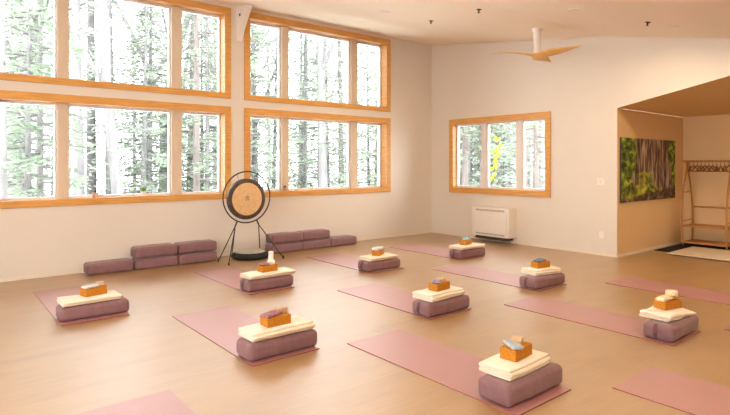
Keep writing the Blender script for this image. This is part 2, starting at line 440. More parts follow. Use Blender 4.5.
# ------------------------------------------------------------------ clothes rack, mats in the alcove
r = empty('garment_rack', (10.66, 3.2, .014))
tag(r, 'bamboo garment rack with bowed ends standing on the black mat in the alcove', 'rack')
def bow(x_foot, x_top, y, sgn):
    pts = []
    for k in range(13):
        t_ = k/12; z = 1.53*t_
        b_ = math.sin(PI*min(1, t_*1.0))*.05*sgn
        pts.append((x_foot+(x_top-x_foot)*t_**2.6+b_, y, z+.01))
    return pts
for y in (0, .70):
    bm = bmesh.new(); tube(bm, bow(0, .27, y, -1), .017, 8); link('post', bm, M['bamboo'], r, smooth=True)
    bm = bmesh.new(); tube(bm, bow(.44, .17, y, 1), .017, 8); link('post', bm, M['bamboo'], r, smooth=True)
    for z in (.36, .46, .98):
        w_ = .44 if z < .6 else .38
        bm = bmesh.new(); tube(bm, [(.22-w_/2-.02, y, z), (.22+w_/2+.02, y, z)], .010, 6); link('rung', bm, M['bamboo'], r, smooth=True)
for z, x in ((1.545, .22),):
    bm = bmesh.new(); tube(bm, [(x, -.08, z), (x, .78, z)], .018, 8); link('top_rail', bm, M['bamboo'], r, smooth=True)
bm = bmesh.new(); tube(bm, [(.47, 0, .70), (.47, .70, .70)], .016, 8); link('cross_rail', bm, M['bamboo'], r, smooth=True)
link('shelf', B((-.01, .46, .0, .70, .355, .385), bevel=.006), M['bamboo'], r)
link('shelf', B((-.01, .46, .0, .70, .06, .09), bevel=.006), M['bamboo'], r)
# hangers
bm = bmesh.new()
pts = [(-.19, 0, -.17), (-.10, 0, -.115), (0, 0, -.07), (.10, 0, -.115), (.19, 0, -.17)]
tube(bm, pts, .011, 6); tube(bm, [(-.19, 0, -.17), (0, 0, -.178), (.19, 0, -.17)], .007, 6)
hk = bmesh.new(); tube(hk, [(0, 0, -.07), (0, 0, -.02), (.018, 0, -.008), (.02, 0, .014), (0, 0, .026), (-.018, 0, .018)], .0035, 5)
hg0 = empty('clothes_hanger', (10.88, 3.86, 1.551))
hl = 'brown wooden clothes hanger hanging empty on the bamboo rack rail'
tag(hg0, hl, 'hanger', 'empty hangers on the bamboo rack')
link('hanger_body', bm, M['hanger'], hg0, smooth=True); link('hook', hk, M['black'], hg0, smooth=True)
random.seed(4)
for k in range(1, 11):
    c_ = copy_tree(hg0); c_.location = (10.88, 3.86-k*.062, 1.551); c_.rotation_euler = (0, 0, random.uniform(-.22, .22))
hg0.rotation_euler = (0, 0, .3)

tag(link('floor_mat', B((9.80, 11.20, 1.6, 4.04, 0, .012), bevel=.004), M['runner']), 'black floor mat under the bamboo rack in the alcove', 'mat')
tag(link('wool_rug', B((9.52, 10.62, 1.8, 3.72, .0125, .034), bevel=.010, seg=3), M['rug'], smooth=True), 'off-white wool rug lying over the black mat in the alcove', 'rug')

# ------------------------------------------------------------------ ceiling things
f_ = empty('ceiling_fan', (7.56, 4.90, 3.245))
tag(f_, 'bamboo three-bladed ceiling fan with a white downrod', 'ceiling fan')
cz = ceil_z(4.90)-3.245
bm = bmesh.new(); lathe(bm, [(0, cz), (.085, cz), (.08, cz-.03), (.06, cz-.06), (.058, .10), (.07, .06), (.075, .03), (0, .03)], 24)
link('downrod', bm, M['white'], f_, autosmooth=50)
bm = bmesh.new(); lathe(bm, [(0, .035), (.085, .03), (.10, .005), (.085, -.03), (.04, -.05), (0, -.052)], 24)
link('hub', bm, M['fanwood'], f_, smooth=True)
A = math.radians(39.2)
for th in (182, 55, 306):
    # direction measured from the view's right hand, turned into the room
    a = math.radians(th)-A
    bm = bmesh.new(); n_ = 16; rows = []
    for k in range(n_+1):
        t_ = k/n_; rr = .05+.71*t_
        wd = .05+.075*math.sin(PI*min(1, t_*1.15+.08))**.8*(1-t_)**.35 if t_ < 1 else .012
        wd = max(wd*(1 if t_ < .93 else .45), .012)
        tw = -math.radians(14*(1-t_)+6)
        cy = .05*math.sin(PI*t_); zz = .02*t_+.02*math.sin(PI*t_)
        th_ = .012*(1-t_)+.004
        row = []
        for (s, q) in ((-1, 0), (-.5, 1), (.5, 1), (1, 0), (.5, -1), (-.5, -1)):
            row.append(bm.verts.new((rr, cy+s*wd*math.cos(tw), zz+s*wd*math.sin(tw)+q*th_)))
        rows.append(row)
    for r0, r1 in zip(rows, rows[1:]):
        for k in range(6): bm.faces.new((r0[k], r0[(k+1) % 6], r1[(k+1) % 6], r1[k]))
    bm.faces.new(rows[0]); bm.faces.new(rows[-1][::-1])
    link('fan_blade', bm, M['fanwood'], f_, smooth=True, rot=(0, 0, a))

def on_ceiling(name, x, y, label, cat, parts, group=None):
    sl = (ceil_z(y+.05)-ceil_z(y-.05))/.1
    o = empty(name, (x, y, ceil_z(y))); o.rotation_euler = (math.atan(sl), 0, 0)
    tag(o, label, cat, group)
    parts(o)
M['lens'] = mat('frosted_lamp_lens', (.80, .76, .70), .5, .4, (.78, .74, .68), 5)
def dl(o):
    bm = bmesh.new(); lathe(bm, [(.075, 0), (.075, -.008), (.055, -.008), (.052, .0), ], 28)
    link('trim_ring', bm, M['white'], o, autosmooth=40)
    bm = bmesh.new(); lathe(bm, [(0, -.002), (.053, -.003)], 28); link('lamp_lens', bm, M['lens'], o)
LAMP_W = 6
def lamp(o, w_=LAMP_W, col=(1.0, .80, .55)):  # warm fill light added under a fitting; the fittings in view look unlit
    ld = bpy.data.lights.new('fill_lamp', 'AREA'); ld.shape = 'DISK'; ld.size = .11; ld.energy = w_; ld.color = col; ld.spread = math.radians(170)
    lo_ = bpy.data.objects.new('fill_lamp', ld); COL.objects.link(lo_); lo_.parent = o; lo_.location = (0, 0, -.012)
def dl_lit(o): dl(o); lamp(o)
def spk(o):
    bm = bmesh.new(); lathe(bm, [(0, 0), (.035, 0), (.033, -.008), (.012, -.012), (.010, -.035), (0, -.036)], 16)
    link('body', bm, M['black'], o, autosmooth=40)
    bm = bmesh.new(); lathe(bm, [(0, -.05), (.022, -.048), (.022, -.045), (0, -.044)], 16)
    tube(bm, [(-.011, 0, -.01), (-.013, 0, -.03), (0, 0, -.046)], .003, 5); tube(bm, [(.011, 0, -.01), (.013, 0, -.03), (0, 0, -.046)], .003, 5)
    link('deflector', bm, M['black'], o)
for x, y, l in ((5.44, 6.18, 'round recessed ceiling light nearest the big windows, above the gong side'),
                (6.31, 3.55, 'round recessed ceiling light in the middle, nearer than the fan'),
                (7.53, 2.88, 'round recessed ceiling light nearest the alcove opening')):
    on_ceiling('ceiling_light', x, y, l, 'ceiling light', dl_lit, 'recessed ceiling lights')
for x, y in ((3.0, 4.4), (2.8, 1.2), (5.6, .6), (-.6, 3.6), (-.6, .4), (2.6, -1.6), (6.6, -1.6)):  # extra fittings out of view, added to fill the room with light
    on_ceiling('ceiling_light', x, y, 'added round fill light out of view, over the near half of the room', 'ceiling light', dl_lit, 'added fill lights over the near half')
o = empty('ceiling_light', (9.6, 1.2, 2.55)); tag(o, 'added round fill light in the alcove, out of view', 'ceiling light', 'recessed ceiling lights'); dl(o); lamp(o, 9)  # unseen fitting added to fill the alcove with warm light
for x, y, l in ((6.32, 6.05, 'small dark ceiling sprinkler nearest the upper right window'),
                (5.95, 4.78, 'small dark ceiling sprinkler left of the fan'),
                (7.21, 3.05, 'small dark ceiling sprinkler right of the fan, next to a recessed light')):
    on_ceiling('sprinkler_head', x, y, l, 'sprinkler', spk, 'ceiling sprinklers')

# ------------------------------------------------------------------ gong
gx, gy, gz = 3.86, 7.65, .99
g = empty('gong_stand', (gx, gy, 0)); tag(g, 'black round tube gong stand on splayed legs before the windows', 'gong stand')
bm = bmesh.new()
tube(bm, [(.40*math.sin(2*PI*k/48), 0, gz+.40*math.cos(2*PI*k/48)) for k in range(48)], .011, 8, closed=True)
link('ring', bm, M['black'], g, smooth=True)
for s in (-1, 1):
    top_ = Vector((s*.165, 0, gz-.365)); kn = Vector((s*.20, 0, gz-.44))
    bm = bmesh.new(); tube(bm, [top_, kn], .013, 8); link('clamp', bm, M['black'], g, smooth=True)
    feet = [(-.40, -.20), (-.40, .17), (-.06, .42)] if s < 0 else [(.52, -.22), (.44, .40), (.15, .42)]
    for q in feet[:3 if s < 0 else 2]:
        bm = bmesh.new(); tube(bm, [kn, (q[0], q[1], .012)], .0085, 8); lg = link('leg', bm, M['black'], g, smooth=True)
        bm = bmesh.new(); tube(bm, [(q[0], q[1], 0), (q[0]*.995, q[1]*.995, .045)], .014, 8); link('rubber_foot', bm, M['black'], lg, smooth=True)
go = empty('gong', (gx, gy, gz-.03)); tag(go, 'round bronze gong with dark rim hanging inside the black ring', 'gong')
def disc_lathe(prof, m_, nm, par, seg=56):
    bm = bmesh.new(); lathe(bm, prof, seg)
    bmesh.ops.rotate(bm, verts=bm.verts[:], cent=(0, 0, 0), matrix=Matrix.Rotation(PI/2, 3, 'X'))
    return link(nm, bm, m_, par, smooth=False, autosmooth=35)
disc_lathe([(.255, .006), (.262, .012), (.30, .010), (.318, .0), (.322, -.02), (.318, -.06), (.312, -.06), (.314, -.02), (.25, -.004), (.255, .006)], M['gong_rim'], 'rim', go)
disc_lathe([(0, .012), (.10, .012), (.20, .010), (.257, .006), (.257, -.002), (0, .004)], M['gong_face'], 'face', go)
bm = bmesh.new()   # the small mark in the centre
tube(bm, [(.028*math.cos(a_), -.015, .028*math.sin(a_)) for a_ in [x*.35 for x in range(-3, 13)]], .0035, 5)
tube(bm, [(-.03, -.015, .038), (0, -.015, .045), (.03, -.015, .038)], .0035, 5)
tube(bm, [(-.004, -.015, .012), (.006, -.015, 0), (-.004, -.015, -.012)], .0035, 5)
link('centre_mark', bm, M['gong_rim'], go)
for s in (-1, 1):
    bm = bmesh.new(); tube(bm, [(s*.14, 0, .285), (s*.17, 0, .385)], .003, 5); link('cord', bm, M['black'], go)

# cushion behind the gong
c_ = empty('floor_cushion', (4.02, 7.84, 0)); tag(c_, 'round black floor cushion behind the gong stand', 'cushion')
bm = bmesh.new(); lathe(bm, [(0, 0), (.24, 0), (.285, .02), (.295, .045), (.285, .075), (.24, .095), (0, .10)], 40)
link('cover', bm, M['black_cloth'], c_, smooth=True)
bm = bmesh.new(); rows = []
for i in range(9):
    rr = .03*i
    rows.append([bm.verts.new(((rr+(.03*noise.noise(Vector((k*.7, i*.4, 2))) if i > 5 else 0))*math.cos(2*PI*k/36), (rr)*math.sin(2*PI*k/36), .135+.012*noise.noise(Vector((k*.5, i*.9, 0)))-(.035*((i-6)/2)**2 if i > 6 else 0))) for k in range(36)])
for r0, r1 in zip(rows, rows[1:]):
    for k in range(36): bm.faces.new((r0[k], r0[(k+1) % 36], r1[(k+1) % 36], r1[k]))
bmesh.ops.solidify(bm, geom=bm.faces[:], thickness=.02)
fl = link('fleece_throw', bm, M['fleece'], smooth=True, loc=(4.02, 7.86, -.012))
tag(fl, 'white fleece lying on the round black cushion', 'fleece')

# ------------------------------------------------------------------ bolsters, mats, stacks
def pillow_bm(L, W_, H_, r=.035, puff=.012, seed=0, wr=.003, sub=14):
    """a stuffed rectangular block: rounded edges, slightly puffed faces; base at z=0"""
    bm = bmesh.new()
    nx, ny, nz_ = max(6, int(sub*L/.62)), 8, 6
    def shape(u, v, w_):      # u,v,w in -1..1
        x, y, z = u*L/2, v*W_/2, w_*H_/2
        ix, iy, iz = L/2-r, W_/2-r, H_/2-r
        cx, cy, cz_ = max(-ix, min(ix, x)), max(-iy, min(iy, y)), max(-iz, min(iz, z))
        d = Vector((x-cx, y-cy, z-cz_))
        if d.length > 1e-9:
            mlen = max(abs(d.x), abs(d.y), abs(d.z))
            d = d.normalized()*mlen if mlen > 0 else d
        pnt = Vector((cx, cy, cz_))+d
        pnt.z += puff*(1-u*u)*(1-v*v)*(1 if w_ > 0 else 0)*abs(w_)
        pnt.y += puff*.6*(1-u*u)*(1-w_*w_)*v
        pnt.x += puff*.6*(1-v*v)*(1-w_*w_)*u
        q = noise.noise_vector(Vector((pnt.x*9+seed*7.3, pnt.y*9, pnt.z*12)))*wr
        if w_ < -.98: q.z = 0
        return pnt+q+Vector((0, 0, H_/2))
    def grid(f, a, b):
        vs = [[bm.verts.new(f(-1+2*i/a, -1+2*j/b)) for j in range(b+1)] for i in range(a+1)]
        for i in range(a):
            for j in range(b): bm.faces.new((vs[i][j], vs[i+1][j], vs[i+1][j+1], vs[i][j+1]))
    # denser towards the edges so the rounding reads
    def e(t): return math.copysign(abs(t)**.6, t) if t else 0
    nx *= 2; ny *= 2; nz_ *= 2
    for s in (-1, 1):
        grid(lambda a, b: shape(e(a), e(b), s), nx, ny)
        grid(lambda a, b: shape(e(a), s, e(b)), nx, nz_)
        grid(lambda a, b: shape(s, e(a), e(b)), ny, nz_)
    bmesh.ops.remove_doubles(bm, verts=bm.verts[:], dist=.0004)
    return bm

BLM, BWM, BHM = .62, .255, .132
def make_bolster(seed, end=True, name='yoga_bolster', dims=(BLM, BWM, BHM)):
    BL, BW, BH = dims
    t = empty(name)
    link('cover', pillow_bm(BL, BW, BH, .036, .012, seed), M['bolster'], t, smooth=True)
    # piping round the two ends
    for s in (-1, 1):
        pts = []
        hy, hz = BW/2-.012, BH/2-.012
        x = s*(BL/2-.014)
        for k in range(40):
            a_ = 2*PI*k/40; cx = math.copysign(abs(math.cos(a_))**.42, math.cos(a_)); sz = math.copysign(abs(math.sin(a_))**.42, math.sin(a_))
            pts.append((x, cx*hy, BH/2+.003+sz*(hz-.003)))
        bm = bmesh.new(); tube(bm, pts, .0045, 6, closed=True); link('piping', bm, M['bolster'], t, smooth=True)
    if end:
        bm = bmesh.new()
        x = -BL/2-.004; pts = [(x+.05, BH*1.005), (x+.018, BH*.97), (x-.004, BH*.80), (x-.016, BH*.5), (x-.004, BH*.2), (x+.02, BH*.04)]
        prof = pts+[(q[0]+.007, q[1]-.004) for q in pts[::-1]]
        prism(bm, prof, 'y', .0, .030); link('handle_strap', bm, M['strap'], t)
    return t

def make_blanket(L, W_, layers, seed, wr=.004, droop=0.0, drx=0.0):
    """a blanket folded in layers: a serpentine section, the folds on the long sides, extruded along x"""
    rnd = random.Random(seed)
    th = .0145; gap = .0018
    hw = W_/2
    centre = []
    for i in range(layers):
        z = th/2+i*(th+gap)
        y0, y1 = (-hw+.01*rnd.random(), hw-.01*rnd.random())
        row = [(y0+(y1-y0)*k/10, z) for k in range(11)]
        if i % 2: row = row[::-1]
        centre += row
        if i < layers-1:
            s = 1 if i % 2 == 0 else -1
            yb = row[-1][0]
            rr = (th+gap)/2
            centre += [(yb+s*rr*1.3*math.sin(PI*q/4), z+rr-rr*math.cos(PI*q/4)) for q in (1, 2, 3)]
    n_ = len(centre)
    lft, rgt = [], []
    for i, pnt in enumerate(centre):
        a_ = Vector(centre[max(0, i-1)]); b_ = Vector(centre[min(n_-1, i+1)])
        d = (b_-a_).normalized(); nn = Vector((-d.y, d.x))*th/2
        lft.append(Vector(pnt)+nn); rgt.append(Vector(pnt)-nn)
    loop = lft+rgt[::-1]
    bm = bmesh.new(); NX = 22; rows = []
    for k in range(NX+1):
        x = -L/2+L*k/NX
        row = []
        for i, pnt in enumerate(loop):
            q = noise.noise_vector(Vector((x*6+seed*3.1, pnt.x*6, pnt.y*9+seed)))*wr
            e_ = abs(x)/(L/2)
            zz = pnt.y*(1-.06*e_**3)+q.z*(.3+pnt.y/.05)
            # the part that overhangs the bolster sags
            ov = max(0, (-pnt.x)-droop) if droop else 0
            zz -= 3.2*ov*ov*10 if ov else 0
            ovx = max(0, -x-drx) if drx else 0
            zz -= 30*ovx*ovx if ovx else 0
            row.append(bm.verts.new((x+q.x*1.5*(1 if k in (0, NX) else .3), pnt.x+q.y*1.5, zz)))
        rows.append(row)
    m2 = len(loop)
    for r0, r1 in zip(rows, rows[1:]):
        for i in range(m2): bm.faces.new((r0[i], r0[(i+1) % m2], r1[(i+1) % m2], r1[i]))
    for rw in (rows[0], rows[-1]):
        for i in range(n_-1):
            bm.faces.new((rw[i], rw[i+1], rw[m2-2-i], rw[m2-1-i]))
    return bm

def make_block():
    return B((-.108, .108, -.060, .060, 0, .074), bevel=.006, seg=3)

EYE = {
 'blue': mat('pale_blue_grey_cloth', (.42, .48, .50), .8, .2, (.30, .35, .38), 45),
 'mauve': mat('mauve_patterned_cloth', (.40, .22, .24), .8, .2, (.24, .10, .12), 45),
 'navy': mat('navy_patterned_cloth', (.10, .11, .22), .8, .2, (.42, .38, .46), 55),
 'slate': mat('slate_blue_cloth', (.10, .15, .24), .8, .2, (.20, .24, .32), 50),
 'cream': mat('cream_eye_pillow_cloth', (.80, .68, .46), .9, .1, (.76, .63, .42), 30),
 'white': mat('white_patterned_cloth', (.78, .78, .78), .9, .1, (.50, .58, .66), 50),
 'teal': mat('teal_cloth', (.20, .42, .46), .8, .2, (.35, .55, .58), 50),
}
M['box_tan'] = mat('tan_card_box', (.66, .46, .30), .6, .3, (.60, .41, .26), 20)
M['box_pattern'] = mat('green_pink_patterned_tin', (.50, .48, .22), .5, .4, (.56, .22, .20), 60)
M['box_white'] = mat('white_card_box', (.80, .74, .66), .6, .3, (.76, .70, .62), 20)

def small_bag(L, W_, H_, seed, bend=.012):
    bm = pillow_bm(L, W_, H_, min(.012, H_/2.1), .004, seed, .003)
    for v in bm.verts:
        v.co.z += 0
    return bm

CX = {}
SETS = {
 'front': dict(m=(2.71, 1.89, 1.67), bo=(.035, .075, 0), bk=(.47, .235, 4, -.015, .035, .04, .004), bl=(.02, .01, .10), where='in the nearest stack, bottom centre'),
 'left':  dict(m=(1.86, 3.60, 1.68), bo=(.02, .055, 0), bk=(.55, .25, 4, -.005, .01, .01, .006), bl=(-.01, .0, .0), where='in the large stack left of centre'),
 'right': dict(m=(4.76, 1.82, 1.67), bo=(.05, .015, .03), bk=(.44, .25, 3, .0, .035, -.14, .020), bl=(.09, .03, -.30), where='in the stack at the right edge'),
 'mid':   dict(m=(3.76, 3.60, 1.53), bo=(.01, .025, 0), bk=(.50, .25, 4, -.01, .02, .03, .005), bl=(.01, .01, .10), where='in the stack in the middle of the room'),
 'corner':dict(m=(5.58, 3.59, 1.72), bo=(.01, .03, -.03), bk=(.42, .24, 4, .02, .03, -.20, .007), bl=(.02, .02, -.12), where='in the stack nearest the alcove corner'),
 'gong':  dict(m=(2.86, 5.60, 1.68), bo=(.03, .07, 0), bk=(.62, .26, 3, .02, .01, .0, .006), bl=(.0, .01, .03), where='in the stack in front of the gong'),
 'far':   dict(m=(.95, 5.62, 1.70), bo=(.02, .09, 0), bk=(.52, .26, 3, -.03, .01, .02, .006), bl=(.04, .02, .25), where='in the stack at the far left'),
 'back':  dict(m=(4.72, 5.64, 1.64), bo=(.0, .06, 0), bk=(.50, .27, 3, -.02, .01, .0, .008), bl=(.02, .02, .55), where='in the back row stack between gong and heater'),
 'heat':  dict(m=(6.46, 5.54, 1.68), bo=(.03, .02, -.02), bk=(.55, .27, 3, .0, .01, .0, .006), bl=(.0, .03, .3), where='in the stack in front of the wall heater'),
}
def mat_bm(w_, l_, seed):
    bm = bmesh.new(); t_ = .006; nx, ny = 6, 28
    g0 = []
    for i in range(nx+1):
        col_ = []
        for j in range(ny+1):
            x, y = w_*i/nx, l_*j/ny
            e_ = max(0, (j/ny-.96)/.04); e0 = max(0, (.04-j/ny)/.04)
            lift = .004*e_*(.5+.5*noise.noise(Vector((x*5, seed, 0)))) + .002*e0
            col_.append((x, y, lift))
        g0.append(col_)
    lo = [[bm.verts.new((p[0], p[1], p[2])) for p in c] for c in g0]; hi = [[bm.verts.new((p[0], p[1], p[2]+t_)) for p in c] for c in g0]
    for i in range(nx):
        for j in range(ny):
            bm.faces.new((hi[i][j], hi[i+1][j], hi[i+1][j+1], hi[i][j+1])); bm.faces.new((lo[i][j], lo[i][j+1], lo[i+1][j+1], lo[i+1][j]))
    side = []
    for i in range(nx):
        for j in (0, ny): side.append(bm.faces.new((lo[i][j], lo[i+1][j], hi[i+1][j], hi[i][j])))
    for j in range(ny):
        for i in (0, nx): side.append(bm.faces.new((lo[i][j], lo[i][j+1], hi[i][j+1], hi[i][j])))
    for f in side: f.material_index = 1
    return bm
MAT_L = {
 'front': 'pink yoga mat under the nearest stack, bottom centre',
 'left': 'pink yoga mat under the large stack left of centre',
 'right': 'pink yoga mat running to the stack at the right edge',
 'mid': 'pink yoga mat under the stack in the middle of the room',
 'corner': 'pink yoga mat under the stack nearest the alcove corner',
 'gong': 'pale pink yoga mat under the stack in front of the gong',
 'far': 'pale pink yoga mat under the stack at the far left',
 'back': 'pale pink yoga mat under the back row stack between gong and heater',
 'heat': 'pale pink yoga mat under the stack in front of the wall heater',
}
GM = 'pink yoga mats in rows on the floor'
def put_mat(x, y, l, label, seed):
    o = link('yoga_mat', mat_bm(.60, l, seed), [M['mat'], M['mat_edge']], loc=(x, y, 0))
    return tag(o, label, 'yoga mat', GM)
bol = {}
for si, (k, s) in enumerate(SETS.items()):
    mx_, my_, ml = s['m']
    put_mat(mx_, my_, ml, MAT_L[k], si)
    wh = s['where']
    bx, by, br = s['bo']; BW, BH = BWM, BHM
    cx, cy = mx_+.30+bx, my_+BW/2+by
    z = .0065
    bo = make_bolster(si+1, end=k not in ('front', 'left', 'far')); bo.location = (cx, cy, z); bo.rotation_euler = (0, 0, br)
    tag(bo, 'mauve rectangular bolster '+wh, 'bolster', 'bolsters on the yoga mats')
    L_, W_, ly, dx, dy, rt, wr = s['bk']
    top_z = z+BH+.012
    bkt = ly*.0163
    dr = BW/2-dy-.03 if W_/2 > BW/2-.005 else 0
    o = link('folded_blanket', make_blanket(L_, W_, ly, si+1, wr), M['blanket'], smooth=True, loc=(cx+dx, cy+dy, top_z+.001), rot=(0, 0, br+rt))
    tag(o, 'cream cotton blanket folded on the bolster '+wh, 'blanket', 'folded cream blankets on the bolsters')
    dx2, dy2, r2 = s['bl']
    zb = top_z+.002+bkt
    bxp, byp = cx+dx+dx2, cy+dy+dy2
    o = link('cork_block', make_block(), M['cork'], loc=(bxp, byp, zb), rot=(0, 0, br+r2), autosmooth=40)
    tag(o, 'cork yoga block on the blanket '+wh, 'yoga block', 'cork blocks on the blankets')
    CX[k] = (bxp, byp, zb+.0745, br+r2)

def on_block(k, name, bm, m_, dx, dy, rz, label, cat, dz=0.0, smooth=True, tilt=(0, 0)):
    x, y, z, r_ = CX[k]
    q = Matrix.Rotation(r_, 2) @ Vector((dx, dy))
    o = link(name, bm, m_, smooth=smooth, loc=(x+q.x, y+q.y, z+dz), rot=(tilt[0], tilt[1], r_+rz))
    if label: tag(o, label, cat)
    return o
def boxy(L, W_, H_): return B((-L/2, L/2, -W_/2, W_/2, 0, H_), bevel=.003)
def ep(k, c, L, W_, dx, dy, rz, label, dz=0, H_=.024, tilt=(0, 0), seed=3):
    return on_block(k, 'eye_pillow', small_bag(L, W_, H_, seed), EYE[c], dx, dy, rz, label, 'eye pillow', dz, True, tilt)
ep('front', 'blue', .15, .085, -.045, -.005, 1.0, 'pale blue-grey eye pillow on the nearest cork block')
on_block('front', 'small_box', boxy(.11, .07, .03), M['box_tan'], .045, .02, .35, 'small tan box on the nearest cork block beside the blue eye pillow', 'box')
ep('left', 'mauve', .17, .10, -.045, -.006, .35, 'mauve patterned eye pillow on the cork block left of centre')
on_block('left', 'small_tin', boxy(.085, .06, .045), M['box_pattern'], .06, .015, .1, 'small green and pink tin on the cork block left of centre', 'tin')
ep('right', 'cream', .22, .085, -.03, .0, .25, 'long cream eye pillow across the cork block at the right edge', H_=.03)
bm = bmesh.new(); lathe(bm, [(0, 0), (.048, 0), (.052, .01), (.052, .035), (.046, .042), (.02, .04), (0, .036)], 24)
on_block('right', 'cloth_roll', bm, EYE['cream'], .055, .0, 0, 'round cream rolled cloth atop the stack at the right edge', 'cloth', dz=.033)
ep('mid', 'navy', .13, .09, -.05, -.01, .5, 'navy and white patterned eye pillow on the middle cork block')
on_block('mid', 'small_box', boxy(.09, .06, .028), M['box_tan'], .055, .02, .25, 'small tan box on the middle cork block beside the navy pillow', 'box')
ep('corner', 'slate', .17, .10, -.02, -.005, .3, 'slate blue eye pillow on the cork block nearest the alcove corner')
on_block('corner', 'small_box', boxy(.06, .05, .022), M['box_tan'], .08, .025, 0, 'little tan box on the cork block nearest the alcove corner', 'box')
ep('gong', 'mauve', .12, .08, -.055, -.005, -.2, 'mauve eye pillow on the cork block in front of the gong')
b_ = empty('white_bottle'); x, y, z, r_ = CX['gong']; b_.location = (x+.055, y+.015, z)
tag(b_, 'white bottle with a narrow top on the cork block before the gong', 'bottle')
bm = bmesh.new(); lathe(bm, [(0, 0), (.045, 0), (.05, .01), (.05, .04), (.035, .055), (.034, .06), (0, .06)], 24); link('body', bm, M['white'], b_, autosmooth=40)
bm = bmesh.new(); lathe(bm, [(0, .061), (.032, .061), (.032, .15), (.028, .155), (0, .155)], 24); link('cap', bm, M['white'], b_, autosmooth=40)
ep('far', 'white', .15, .09, -.03, -.005, .15, 'white and pale blue eye pillow on the far left cork block')
on_block('far', 'small_box', boxy(.06, .05, .04), M['box_tan'], .075, .02, 0, 'little pinkish tan box on the far left cork block', 'box')
ep('back', 'white', .18, .11, -.02, -.005, -.2, 'white and blue eye pillow on the back row cork block', H_=.035)
ep('heat', 'teal', .17, .10, .01, -.005, .2, 'teal eye pillow on the cork block before the heater')

# mats without a visible stack
put_mat(.64, 1.89, 1.68, 'pink yoga mat cut off at the bottom left of the photo', 21)
put_mat(3.55, .04, 1.69, 'pink yoga mat cut off at the bottom right of the photo', 22)
put_mat(5.59, .04, 1.66, 'pink yoga mat with only a corner showing at the right edge', 23)
put_mat(6.62, 1.62, 1.70, 'pink yoga mat in front of the alcove', 24)
bo = make_bolster(31); bo.location = (6.97, 1.80, .0065)
tag(bo, 'mauve bolster cut off at the right edge on the mat before the alcove', 'bolster', 'bolsters on the yoga mats')
o = link('folded_blanket', make_blanket(.48, .24, 4, 31, .005), M['blanket'], smooth=True, loc=(6.95, 1.81, .153), rot=(0, 0, .05))
tag(o, 'cream folded blanket cut off at the right edge, before the alcove', 'blanket', 'folded cream blankets on the bolsters')

# bolsters along the window wall
WB = 'spare bolsters along the window wall'
def wb(x, y, z, rz, label, seed):
    t = make_bolster(seed, end=False, dims=(.60, .27, .15)); t.location = (x, y, z); t.rotation_euler = (0, 0, rz); tag(t, label, 'bolster', WB)
yb = WY-.16
wb(1.955, yb, 0, .0, 'single mauve bolster on the floor at the left end of the left wall row', 41)
wb(2.575, yb-.02, 0, -.01, 'lower bolster of the middle pair left of the gong', 42)
wb(3.185, yb-.03, 0, .01, 'lower bolster of the pair nearest the gong on its left', 43)
wb(2.565, yb-.02, .164, .02, 'upper bolster of the middle pair left of the gong', 44)
wb(3.18, yb-.03, .164, -.01, 'upper bolster of the pair nearest the gong on its left', 45)
wb(4.76, yb-.01, 0, .01, 'lower bolster of the pair just right of the gong', 46)
wb(5.37, yb, 0, 0, 'lower bolster of the second pair right of the gong', 47)
wb(4.77, yb-.01, .164, -.02, 'upper bolster of the pair just right of the gong', 48)
wb(5.36, yb, .164, .015, 'upper bolster of the second pair right of the gong', 49)
wb(5.98, yb, 0, 0, 'single mauve bolster on the floor at the right end of the wall row', 50)

# ------------------------------------------------------------------ pots on the sills
def pot(x, y, r_, h_, mpot, label, leaf, nl, lh, seed, cat='potted plant', spread=1.0):
    t = empty('potted_plant', (x, y, 1.01+.018)); tag(t, label, cat)
    bm = bmesh.new(); lathe(bm, [(0, 0), (r_*.75, 0), (r_, h_), (r_*1.06, h_), (r_*1.06, h_*.86), (r_*.9, h_*.86), (0, h_*.84)][:4]+[(r_*.92, h_), (r_*.88, h_*.9), (0, h_*.88)], 20)
    link('pot', bm, mpot, t, autosmooth=40)
    rn = random.Random(seed); bm = bmesh.new()
    for _ in range(nl):
        a_ = rn.uniform(0, 2*PI); le = lh*rn.uniform(.6, 1.0); out_ = rn.uniform(.2, .9)*spread
        d = Vector((math.cos(a_)*out_, math.sin(a_)*out_, 1)).normalized(); s = d.cross(Vector((0, 0, 1))).normalized()*le*.24
        b0 = Vector((0, 0, h_*.9)); pm = b0+d*le*.55; pt = b0+d*le-Vector((0, 0, le*.15))
        n_ = s.cross(d).normalized()*.002
        lo = [bm.verts.new(q) for q in (b0, pm+s, pt, pm-s)]; hi = [bm.verts.new(q+n_) for q in (b0, pm+s, pt, pm-s)]
        bm.faces.new(lo); bm.faces.new(hi[::-1])
        for i in range(4): bm.faces.new((lo[i], lo[(i+1) % 4], hi[(i+1) % 4], hi[i]))
    link('foliage', bm, leaf, t)
sy = WY+.07
pot(1.83, sy, .045, .075, M['terracotta'], 'small pinkish pot with a dark plant on the left window sill', M['leaf_dark'], 16, .06, 1)
pot(2.49, sy, .045, .07, M['white'], 'small white pot with a bright green plant on the left sill', M['leaf'], 26, .10, 2)
pot(4.92, sy, .042, .06, M['terracotta'], 'small pot with a dusty brown plant on the right window sill', M['leaf_dark'], 16, .06, 3)
pot(5.48, sy, .040, .06, M['white'], 'small white pot with a yellow-green plant on the right window sill', M['leaf'], 22, .075, 4)
